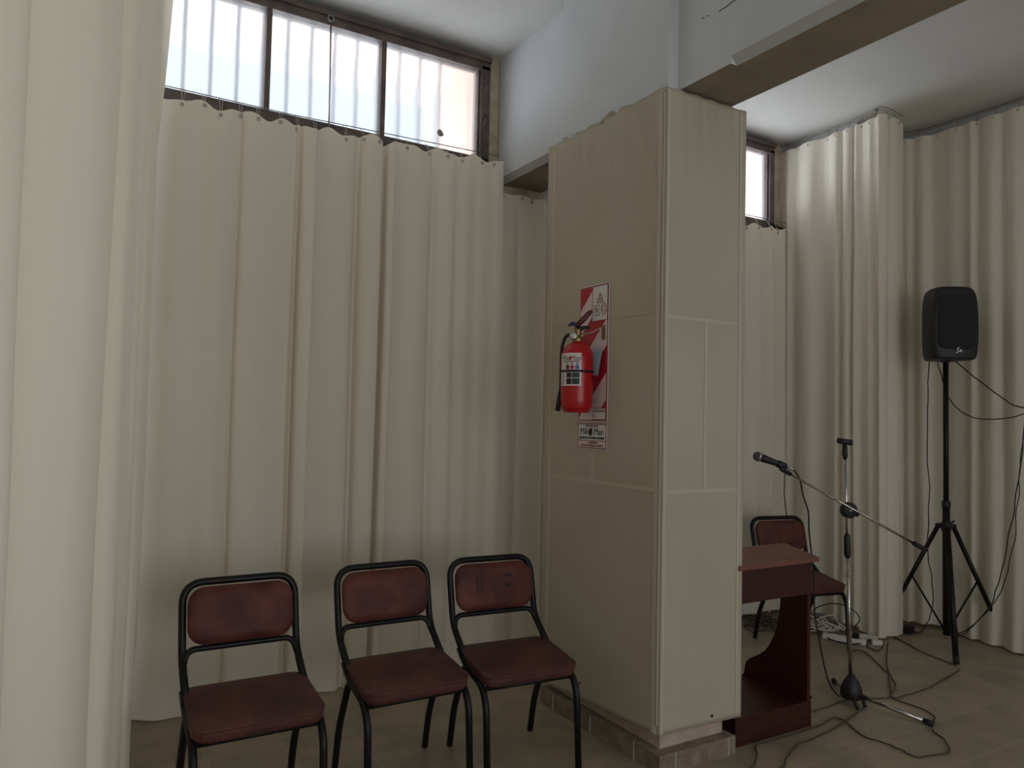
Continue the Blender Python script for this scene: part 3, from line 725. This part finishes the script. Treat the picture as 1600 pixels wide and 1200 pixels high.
# local frame of the sign: u along -Y (from 0 at its far edge), v up, face towards -X
SX, SY = 2.0795, 2.885
sgn = thing('fire_point_sign', 'red and white striped fire point sign behind the extinguisher', 'sign', (SX, SY, 1.40))
def sgm(u, v, d=0): return Matrix.Translation((-d, -u, v)) @ Matrix(((0, 0, -1, 0), (-1, 0, 0, 0), (0, 1, 0, 0), (0, 0, 0, 1)))
def sgpoly(polys, d, th=.0006):
    bm = bmesh.new()
    for poly in polys: prism([(-u, v) for u, v in poly], 'x', -d-th, -d, bm)
    return bm
SW, SH = .215, .625
def rect(u0, u1, v0, v1): return [(u0, v0), (u1, v0), (u1, v1), (u0, v1)]
def outline(u0, u1, v0, v1, w_): return [rect(u0, u1, v0, v0+w_), rect(u0, u1, v1-w_, v1), rect(u0, u0+w_, v0, v1), rect(u1-w_, u1, v0, v1)]
obj('board', prism([(-x-SW/2, y+SH/2) for x, y in rrect(SW+.012, SH+.012, .014, 4)], 'x', -.003, 0), M['pink_white'], sgn)
def clip_poly(poly, u0, u1, v0, v1):
    def cl_(P, f):
        out = []
        for i in range(len(P)):
            a, b = P[i-1], P[i]; fa, fb = f(a), f(b)
            if (fa >= 0) != (fb >= 0):
                k = fa/(fa-fb); out.append((a[0]+(b[0]-a[0])*k, a[1]+(b[1]-a[1])*k))
            if fb >= 0: out.append(b)
        return out
    for f in (lambda p: p[0]-u0, lambda p: u1-p[0], lambda p: p[1]-v0, lambda p: v1-p[1]):
        poly = cl_(poly, f)
        if not poly: return []
    return poly
stripes = []
# red bands rising towards the camera side; slope measured off the sign
sl = 1.0; bw = .125
for k in range(-3, 6):
    v0 = .226 + (k-1)*.25 - SW
    band = [(-.05, v0-.05*sl), (.30, v0+.30*sl), (.30, v0+.30*sl+bw), (-.05, v0-.05*sl+bw)]
    c = clip_poly(band, .006, SW-.006, .045 if False else .006, SH-.006)
    if len(c) > 2: stripes.append(c)
obj('stripes', sgpoly(stripes, .003), M['sign_red'], sgn)
obj('border', sgpoly(outline(0, SW, 0, SH, .0045), .0032), M['print_dark_red'], sgn)
obj('class_box', sgpoly([rect(.098, SW-.004, SH-.165, SH-.004)], .0038), M['white'], sgn)
sy_ = bmesh.new(); sb = outline(.096, SW-.002, SH-.167, SH-.002, .003)
cu_, cv_ = .156, SH-.062
tri = [[(cu_-.022, cv_-.020), (cu_, cv_+.024)], [(cu_, cv_+.024), (cu_+.022, cv_-.020)], [(cu_+.022, cv_-.020), (cu_-.022, cv_-.020)]]
bm = sgpoly(sb+outline(.110, .150, SH-.140, SH-.092, .0030), .0045)
for (a, b) in tri: tube([(-.0048, -a[0], a[1]), (-.0048, -b[0], b[1])], .0020, bm, seg=5)
for rr in (.0225,): tube([(-.0048, -(.184+.018*math.cos(a)), SH-.115+.0245*math.sin(a)) for a in [i*math.pi/12 for i in range(24)]], .0018, bm, seg=5, closed=True)
obj('class_symbols', bm, M['print_dark_red'], sgn)
text('A', .025, sgm(cu_, cv_-.006, .0048), M['print_dark_red'], sgn); text('B', .036, sgm(.130, SH-.116, .0048), M['print_dark_red'], sgn); text('C', .032, sgm(.184, SH-.115, .0048), M['print_dark_red'], sgn)
obj('notice_box', sgpoly([rect(.118, SW-.006, .008, .058)], .0038), M['white'], sgn)
rnd = random.Random(3)
def dashes(u0, u1, v, h, bm, d=.0042):
    u = u0
    while u < u1:
        w_ = rnd.uniform(.0015, .004); prism([(-u, v), (-u-w_, v), (-u-w_, v+h), (-u, v+h)], 'x', -d-.0004, -d, bm); u += w_+rnd.choice((.0012, .0012, .003))
    return bm
bm = dashes(.122, .205, .040, .010, bmesh.new()); dashes(.122, .130, .018, .012, bm)
for p in outline(.116, SW-.004, .006, .060, .003): prism([(-u, v) for u, v in p], 'x', -.0044, -.0038, bm)
obj('small_print', bm, M['print_dark_red'], sgn)
# lower plate with the maker's name
pl = thing('name_plate', 'small white plate with black lettering under the striped fire sign', 'sign', (SX, SY, 1.275))
obj('plate', prism([(-x-SW/2, y+.055) for x, y in rrect(SW+.010, .118, .010, 4)], 'x', -.003, 0), M['pink_white'], pl)
obj('print_field', sgpoly([rect(.004, SW-.004, .036, .108)], .003), M['white'], pl)
obj('border', sgpoly(outline(0, SW, 0, .112, .0035)+[rect(0, SW, .033, .036)], .0036), M['print_dark_red'], pl)
text('MATAFUEGOS', .013, sgm(SW/2, .101, .0042), M['print_black'], pl, sx=1.15)
text('Mik', .043, sgm(.050, .075, .0042), M['print_black'], pl, sx=1.0)
text('Man', .043, sgm(.160, .075, .0042), M['print_black'], pl, sx=1.0)
bm = bmesh.new()
prism([(-.098-.015*math.cos(a), .073+.017*math.sin(a)) for a in [i*math.pi/10 for i in range(20)]], 'x', -.0046, -.0042, bm)
prism([(-.098, .086), (-.094, .098), (-.103, .090)], 'x', -.0046, -.0042, bm); prism([(-.104, .086), (-.112, .097), (-.111, .080)], 'x', -.0046, -.0042, bm)
obj('round_emblem', bm, M['print_black'], pl)
bm = dashes(.014, .075, .042, .010, bmesh.new()); dashes(.082, .140, .042, .010, bm); dashes(.148, .200, .042, .010, bm)
obj('small_print', bm, M['print_black'], pl)
bm = dashes(.08, .15, .022, .007, bmesh.new()); obj('red_print', bm, M['print_dark_red'], pl)
text('INSTALACIONES ELECTRICAS', .0125, sgm(SW/2, .012, .0042), M['print_dark_red'], pl, sx=1.02)

# ------------------------------------------------------------------ fire extinguisher
ex = Vector((1.985, 2.775, 1.44)); er = .073
fe = thing('fire_extinguisher', 'red fire extinguisher hung on the striped sign of the column', 'fire extinguisher', ex)
obj('cylinder', lathe([(0, .006), (.045, .0), (.062, .004), (.070, .022), (er, .05), (er, .235), (.071, .262), (.062, .288), (.045, .305), (.024, .314), (.020, .322)], seg=48), M['red'], fe, True)
obj('base_ring', lathe([(.050, -.003), (.058, -.004), (.060, .008), (.052, .010)], seg=36), M['red'], fe, True)
obj('valve', lathe([(.021, .316), (.023, .322), (.023, .338), (.017, .342), (.015, .36), (.018, .364), (.016, .378), (0, .382)], seg=24), M['brass'], fe, True)
vd = Vector((-sy, -cy, 0))            # towards the viewer side of the room
lf = Vector((-cy, sy, 0))
obj('gauge', lathe([(0, -.012), (.016, -.012), (.0175, -.008), (.0175, .006), (.015, .008), (0, .008)], seg=24, mx=align(lf*.022+vd*.02+Vector((0, 0, .344)), vd)), M['steel'], fe, True)
obj('gauge_face', lathe([(0, .0), (.009, 0), (.009, .001), (0, .001)], seg=24, mx=align(lf*.022+vd*.0285+Vector((0, 0, .344)), vd)), M['white'], fe)
obj('side_port', tube([Vector((0, 0, .345)), -lf*.035+Vector((0, 0, .348))], .010, seg=12), M['brass'], fe)
# levers
b0 = Vector((0, 0, .372))
obj('carry_handle', tube([b0+lf*.01, b0-lf*.015+Vector((0, 0, .008)), b0-lf*.035+Vector((0, 0, .014)), b0-lf*.055+Vector((0, 0, .012))], [.012, .011, .008, .005], seg=10), M['black_plastic'], fe)
obj('squeeze_lever', tube([b0+lf*.012+Vector((0, 0, .015)), b0-lf*.02+Vector((0, 0, .045)), b0-lf*.050+Vector((0, 0, .080)), b0-lf*.064+Vector((0, 0, .090))], [.010, .013, .011, .007], seg=10), M['dark_red'], fe)
obj('blue_pull_tab', tube([b0-lf*.01+Vector((0, 0, .022)), b0+lf*.025+Vector((0, 0, .030)), b0+lf*.045+Vector((0, 0, .020))], [.006, .009, .004], seg=8), M['blue'], fe)['label'] = 'blue safety pin tab'
hose = smooth_path([lf*.02+Vector((0, 0, .352)), lf*.050-vd*.012+Vector((0, 0, .345)), lf*.066-vd*.03+Vector((0, 0, .305)), lf*.070-vd*.034+Vector((0, 0, .24)), lf*.070-vd*.034+Vector((0, 0, .12)), lf*.074-vd*.028+Vector((0, 0, .085))], 5)
obj('hose', tube(hose, .0075, seg=10), M['black_rubber'], fe)
obj('nozzle', tube([lf*.075-vd*.026+Vector((0, 0, .09)), lf*.083-vd*.02+Vector((0, 0, .002))], [.008, .012], seg=12), M['black_plastic'], fe)
obj('strap', lathe([(er+.0005, .176), (er+.0025, .177), (er+.0025, .186), (er+.0005, .187)], seg=48), M['black_rubber'], fe)
# paper label wrapped on the cylinder
va = math.atan2(vd.y, vd.x)
def wrap(a0, a1, z0, z1, rad, m, name, parent=fe, n=18):
    bm = bmesh.new(); A_ = []; B_ = []
    for i in range(n+1):
        a = va+R(a0+(a1-a0)*i/n); A_.append(bm.verts.new((rad*math.cos(a), rad*math.sin(a), z0))); B_.append(bm.verts.new((rad*math.cos(a), rad*math.sin(a), z1)))
    for i in range(n): bm.faces.new((A_[i], A_[i+1], B_[i+1], B_[i])).smooth = True
    return obj(name, bm, m, parent)
# angle grows anticlockwise; the viewer's left is negative here
lb = wrap(-78, 10, .115, .262, er+.0008, M['pink_white'], 'paper_label')
def wbit(a0, a1, z0, z1, m, nm): return wrap(a0, a1, z0, z1, er+.0013, M[m], nm, lb, 6)
wbit(-44, -24, .122, .149, 'print_black', 'picture'); wbit(-22, 4, .122, .149, 'print_green', 'picture'); wbit(-44, -24, .152, .174, 'print_black', 'picture'); wbit(-22, 4, .152, .174, 'print_green', 'picture')
wbit(-66, -56, .120, .17, 'card', 'picture')
wbit(-46, -34, .189, .207, 'print_black', 'symbol'); wbit(-29, -17, .189, .207, 'sign_red', 'symbol'); wbit(-12, 2, .189, .207, 'print_blue', 'symbol')
for a0 in (-43, -26, -8): wbit(a0, a0+6, .211, .217, 'print_black', 'symbol')
wbit(-62, 4, .222, .2255, 'print_black', 'rule')
def curved_text(s, ac, zc, size, m):
    x0 = {'Mik': -1}
    cu = bpy.data.curves.new('lettering', 'FONT'); cu.body = s; cu.size = size; cu.align_x = 'CENTER'; cu.align_y = 'CENTER'
    tmp = bpy.data.objects.new('lettering', cu); COL.objects.link(tmp)
    me = bpy.data.meshes.new_from_object(tmp.evaluated_get(bpy.context.evaluated_depsgraph_get())); bpy.data.objects.remove(tmp)
    me.materials.clear(); me.materials.append(M[m])
    for v in me.vertices:
        a = va+R(ac)+v.co.x/er; v.co = Vector(((er+.0014)*math.cos(a), (er+.0014)*math.sin(a), zc+v.co.y))
    o = bpy.data.objects.new('lettering', me); COL.objects.link(o); o.parent = lb
curved_text('Mik', -51, .238, .028, 'print_black'); curved_text('Man', -10, .238, .030, 'print_black')
wbit(-35, -27, .230, .246, 'sign_red', 'round_emblem')
# hanging bracket on the sign and the inspection card
t = thing('wall_hook', 'small brass hook plate on the striped sign above the extinguisher', 'hook', (2.0762, 2.70, 1.80))
obj('hook_plate', box(-.004, 0, -.012, .012, -.03, .035, bev=.001), M['brass'], t)
obj('hook_arm', tube(round_corners([(-.003, .004, .02), (-.02, .004, .02), (-.045, .03, .0), (-.075, .06, -.006)], .01), .0035, seg=8), M['steel'], t)
t = obj('inspection_card', box(-.0006, .0006, -.024, .024, -.06, .06), M['card'])
t.matrix_world = Matrix.Translation((2.052, 2.722, 1.668)) @ Matrix.Rotation(R(14), 4, 'X') @ Matrix.Rotation(R(12), 4, 'Z')
tag(t, 'pale blue inspection card tucked behind the fire extinguisher', 'card')

# ------------------------------------------------------------------ cables and power strips
CABLES = {'foot_run': [[4.509, 2.449, 0.006], [4.115, 2.371, 0.006], [3.846, 2.351, 0.006], [3.725, 2.363, 0.006], [3.641, 2.396, 0.006], [3.585, 2.445, 0.006]],
 'curtain_run': [[4.956, 3.436, 0.006], [4.994, 3.361, 0.006], [4.809, 3.05, 0.006], [4.64, 2.753, 0.006], [4.563, 2.496, 0.006]],
 'loop_run': [[4.215, 2.966, 0.006], [4.311, 2.932, 0.006], [4.145, 2.708, 0.006], [4.004, 2.539, 0.006], [3.869, 2.443, 0.006], [3.728, 2.382, 0.006]],
 'straight_run': [[4.628, 2.966, 0.006], [4.292, 2.763, 0.006], [3.984, 2.549, 0.006], [3.719, 2.366, 0.006]],
 'long_run': [[3.717, 2.357, 0.006], [3.715, 2.271, 0.006], [3.704, 2.166, 0.006], [3.631, 2.09, 0.006], [3.507, 2.031, 0.006], [3.449, 1.945, 0.006], [3.351, 1.865, 0.006], [3.265, 1.869, 0.006], [3.16, 1.904, 0.006], [3.17, 1.981, 0.006], [3.169, 2.04, 0.006], [3.153, 2.137, 0.006], [3.178, 2.203, 0.006], [3.23, 2.282, 0.006], [3.218, 2.339, 0.006], [3.102, 2.315, 0.006], [3.011, 2.306, 0.006], [2.718, 2.306, 0.006], [2.639, 2.304, 0.006], [2.564, 2.231, 0.006], [2.462, 2.168, 0.006], [2.313, 2.084, 0.006]],
 'near_run': [[3.461, 2.346, 0.006], [3.224, 2.285, 0.006], [3.027, 2.242, 0.006], [2.824, 2.221, 0.006], [2.717, 2.185, 0.006], [2.593, 2.117, 0.006], [2.54, 2.095, 0.006], [2.342, 1.985, 0.006]],
 'side_run': [[3.515, 2.462, 0.006], [3.346, 2.443, 0.006], [3.182, 2.437, 0.006], [3.049, 2.435, 0.006]],
 'adapter_run': [[4.618, 3.017, 0.006], [4.514, 2.932, 0.006], [4.396, 2.889, 0.006], [4.41, 2.955, 0.006], [4.489, 3.035, 0.006]],
 'ring_run': [[4.599, 3.623, 0.012], [4.419, 3.352, 0.012], [4.322, 3.157, 0.012], [4.367, 3.028, 0.012], [4.588, 3.056, 0.012], [4.788, 3.17, 0.012], [4.866, 3.289, 0.012], [4.809, 3.335, 0.012], [4.856, 3.367, 0.012]],
 'arc_run': [[3.943, 3.05, 0.225], [4.02, 3.05, 0.274], [4.174, 3.05, 0.285], [4.333, 3.05, 0.248], [4.431, 3.05, 0.189], [4.451, 3.05, 0.145], [4.405, 3.05, 0.118]],
 'mic_run': [[3.192, 2.573, 1.175], [3.206, 2.557, 1.16], [3.222, 2.542, 1.122], [3.24, 2.536, 1.041], [3.264, 2.524, 0.96], [3.278, 2.53, 0.861], [3.3, 2.532, 0.746], [3.325, 2.538, 0.613], [3.356, 2.553, 0.428], [3.39, 2.551, 0.294], [3.426, 2.548, 0.159], [3.462, 2.536, 0.052], [3.497, 2.508, 0.0]],
 'wall_run': [[4.52, 3.7, 1.064], [4.52, 3.699, 0.855], [4.52, 3.675, 0.696], [4.52, 3.685, 0.488], [4.52, 3.66, 0.217]],
 'drop_run': [[4.949, 2.88, 1.855], [4.93, 2.879, 1.649], [4.95, 2.896, 1.264], [4.97, 2.895, 0.881], [4.964, 2.905, 0.626], [4.99, 2.895, 0.414], [5.003, 2.89, 0.245], [5.003, 2.925, 0.111], [4.993, 2.976, 0.023], [4.985, 3.037, 0.02]],
 'sag_run': [[4.939, 2.819, 1.851], [4.937, 2.781, 1.689], [4.948, 2.721, 1.555], [4.973, 2.634, 1.481], [4.996, 2.549, 1.462], [5.032, 2.435, 1.472], [5.051, 2.353, 1.497], [5.109, 2.17, 1.565]],
 'taut_run': [[4.963, 2.716, 1.835], [5.002, 2.589, 1.707], [5.047, 2.441, 1.573], [5.061, 2.357, 1.537], [5.115, 2.173, 1.527]],
 'pair_run': [[5.079, 2.359, 1.526], [5.073, 2.372, 1.289], [5.069, 2.401, 1.051], [5.063, 2.443, 0.77], [5.06, 2.499, 0.484], [5.06, 2.549, 0.314], [5.057, 2.625, 0.185], [5.057, 2.725, 0.083], [5.077, 2.819, 0.032]]}

def cable(key, label, m='floor_cable', r=.0034, name='cable', cat='cable', wob=.011):
    P = [Vector(p) for p in CABLES[key]]
    S = smooth_path(P, 6)
    for i, p in enumerate(S):
        if wob: p.x += wob*noise.noise(Vector((i*.35, 0, len(key)))); p.y += wob*noise.noise(Vector((0, i*.35, len(key))))
        p.z = max(p.z, r)
    return tag(obj(name, tube(S, r, seg=8), M[m]), label, cat)
cable('foot_run', 'dusty floor cable from the speaker stand foot to the microphone stand base')
cable('curtain_run', 'floor cable running from under the corner curtain to the speaker stand foot')
cable('loop_run', 'floor cable winding from the power strip towards the microphone stand')
cable('straight_run', 'floor cable running straight from the corner curtain hem across the tiles', r=.0036)
cable('long_run', 'long kinked floor cable looping past the microphone stand and lectern')
cable('near_run', 'floor cable running away diagonally from the microphone stand prongs')
cable('side_run', 'short floor cable from the microphone stand base towards the lectern')
cable('adapter_run', 'small cable loop on the floor at the white plug', r=.0036)
cable('ring_run', 'black cable ring lying around the white power strip', 'cable', r=.0042)
cable('arc_run', 'black cable arching up above the white power strip', 'cable', wob=0)
cable('mic_run', 'black cable hanging from the microphone down past the lectern', 'cable', r=.0040, wob=0)
CABLES['wall_run'].append([4.52, 3.64, .006])
cable('wall_run', 'thin dark cable hanging before the curtain behind the lectern chair', 'cable', r=.0035)
cable('drop_run', 'thin cable dropping from the loudspeaker to the black floor box', 'cable', r=.0032)
cable('sag_run', 'slack twisted cable sagging beside the loudspeaker pole', 'cable', r=.0034)
cable('taut_run', 'taut cable leading from the loudspeaker bottom to the wall', 'cable', r=.0038)
cable('pair_run', 'cable bundle coming down the wall curtain to the stand foot', 'cable', r=.0036)
CABLES['pair2'] = [[a-.03, b+.02*math.sin(i*1.3)-.03, c] for i, (a, b, c) in enumerate(CABLES['pair_run'])]
cable('pair2', 'second thinner cable hanging alongside the bundle by the wall curtain', 'cable', r=.0030)
# power strip, plug, small box
t = thing('power_strip', 'off white multi socket power strip on the floor by the chair leg', 'power strip', (4.40, 3.125, 0), R(-65))
ps = box(-.13, .13, -.026, .026, .002, .034, bev=.006); obj('housing', ps, M['white_plastic'], t)
bm = bmesh.new()
for k in range(4): lathe([(.0165, .0345), (.0165, .0352), (0, .0352)], bm, seg=16, mx=Matrix.Translation((-.09+k*.06, 0, 0)))
obj('socket', bm, M['white_cable'], t)
obj('black_plug', box(.05, .09, -.018, .018, .036, .07, bev=.006), M['black_plastic'], t)
t = thing('plug_adapter', 'white plug adapter lying on the tiles near the curtain hem', 'adapter', (4.53, 2.98, 0), R(-50))
obj('body', box(-.03, .03, -.022, .022, .001, .030, bev=.006), M['white_plastic'], t); obj('pin', tube([(.03, 0, .015), (.048, 0, .015)], .003, seg=6), M['steel'], t)
t = thing('junction_box', 'small black box at the curtain hem behind the speaker stand', 'box', (4.99, 3.055, 0), R(15))
obj('body', box(-.045, .045, -.03, .03, .001, .042, bev=.006), M['black_plastic'], t); obj('lid', box(-.04, .04, -.026, .026, .042, .047, bev=.002), M['black_plastic'], t)
# second pale strip behind
t = thing('power_strip', 'greyish power strip lying behind the off white one near the curtain', 'power strip', (4.56, 3.10, 0), R(-58))
obj('housing', box(-.09, .09, -.024, .024, .002, .032, bev=.006), M['white_cable'], t)
bm = bmesh.new()
for k in range(2): lathe([(.0155, .0325), (.0155, .0332), (0, .0332)], bm, seg=16, mx=Matrix.Translation((-.05+k*.06, 0, 0)))
obj('socket', bm, M['white_plastic'], t)
def tangle(name, label, c, rad, n, m, r, seed, h=.06):
    rn = random.Random(seed); bm = bmesh.new()
    for k in range(n):
        a = rn.uniform(0, 6.28); pts = []
        cx_, cy_ = c[0]+rn.uniform(-.5, .5)*rad[0], c[1]+rn.uniform(-.5, .5)*rad[1]; q = rn.uniform(.25, .6)
        for i in range(9):
            a += rn.uniform(.5, 1.1); pts.append((cx_+rad[0]*q*math.cos(a)*rn.uniform(.6, 1.1), cy_+rad[1]*q*math.sin(a)*rn.uniform(.6, 1.1), r+abs(rn.gauss(0, .4))*h))
        tube(smooth_path(pts, 5), r, bm, seg=6)
    return tag(obj(name, bm, M[m]), label, 'cables')
o = tangle('cable_tangle', 'tangle of dark and dusty cables on the floor behind the lectern', (4.25, 3.60), (.30, .24), 14, 'floor_cable', .004, 2)
o['kind'] = 'stuff'
o = tangle('cable_tangle', 'bundle of greyish white cables spilling towards the power strip', (4.48, 3.42), (.17, .20), 16, 'white_cable', .0055, 5, .075)
o['kind'] = 'stuff'
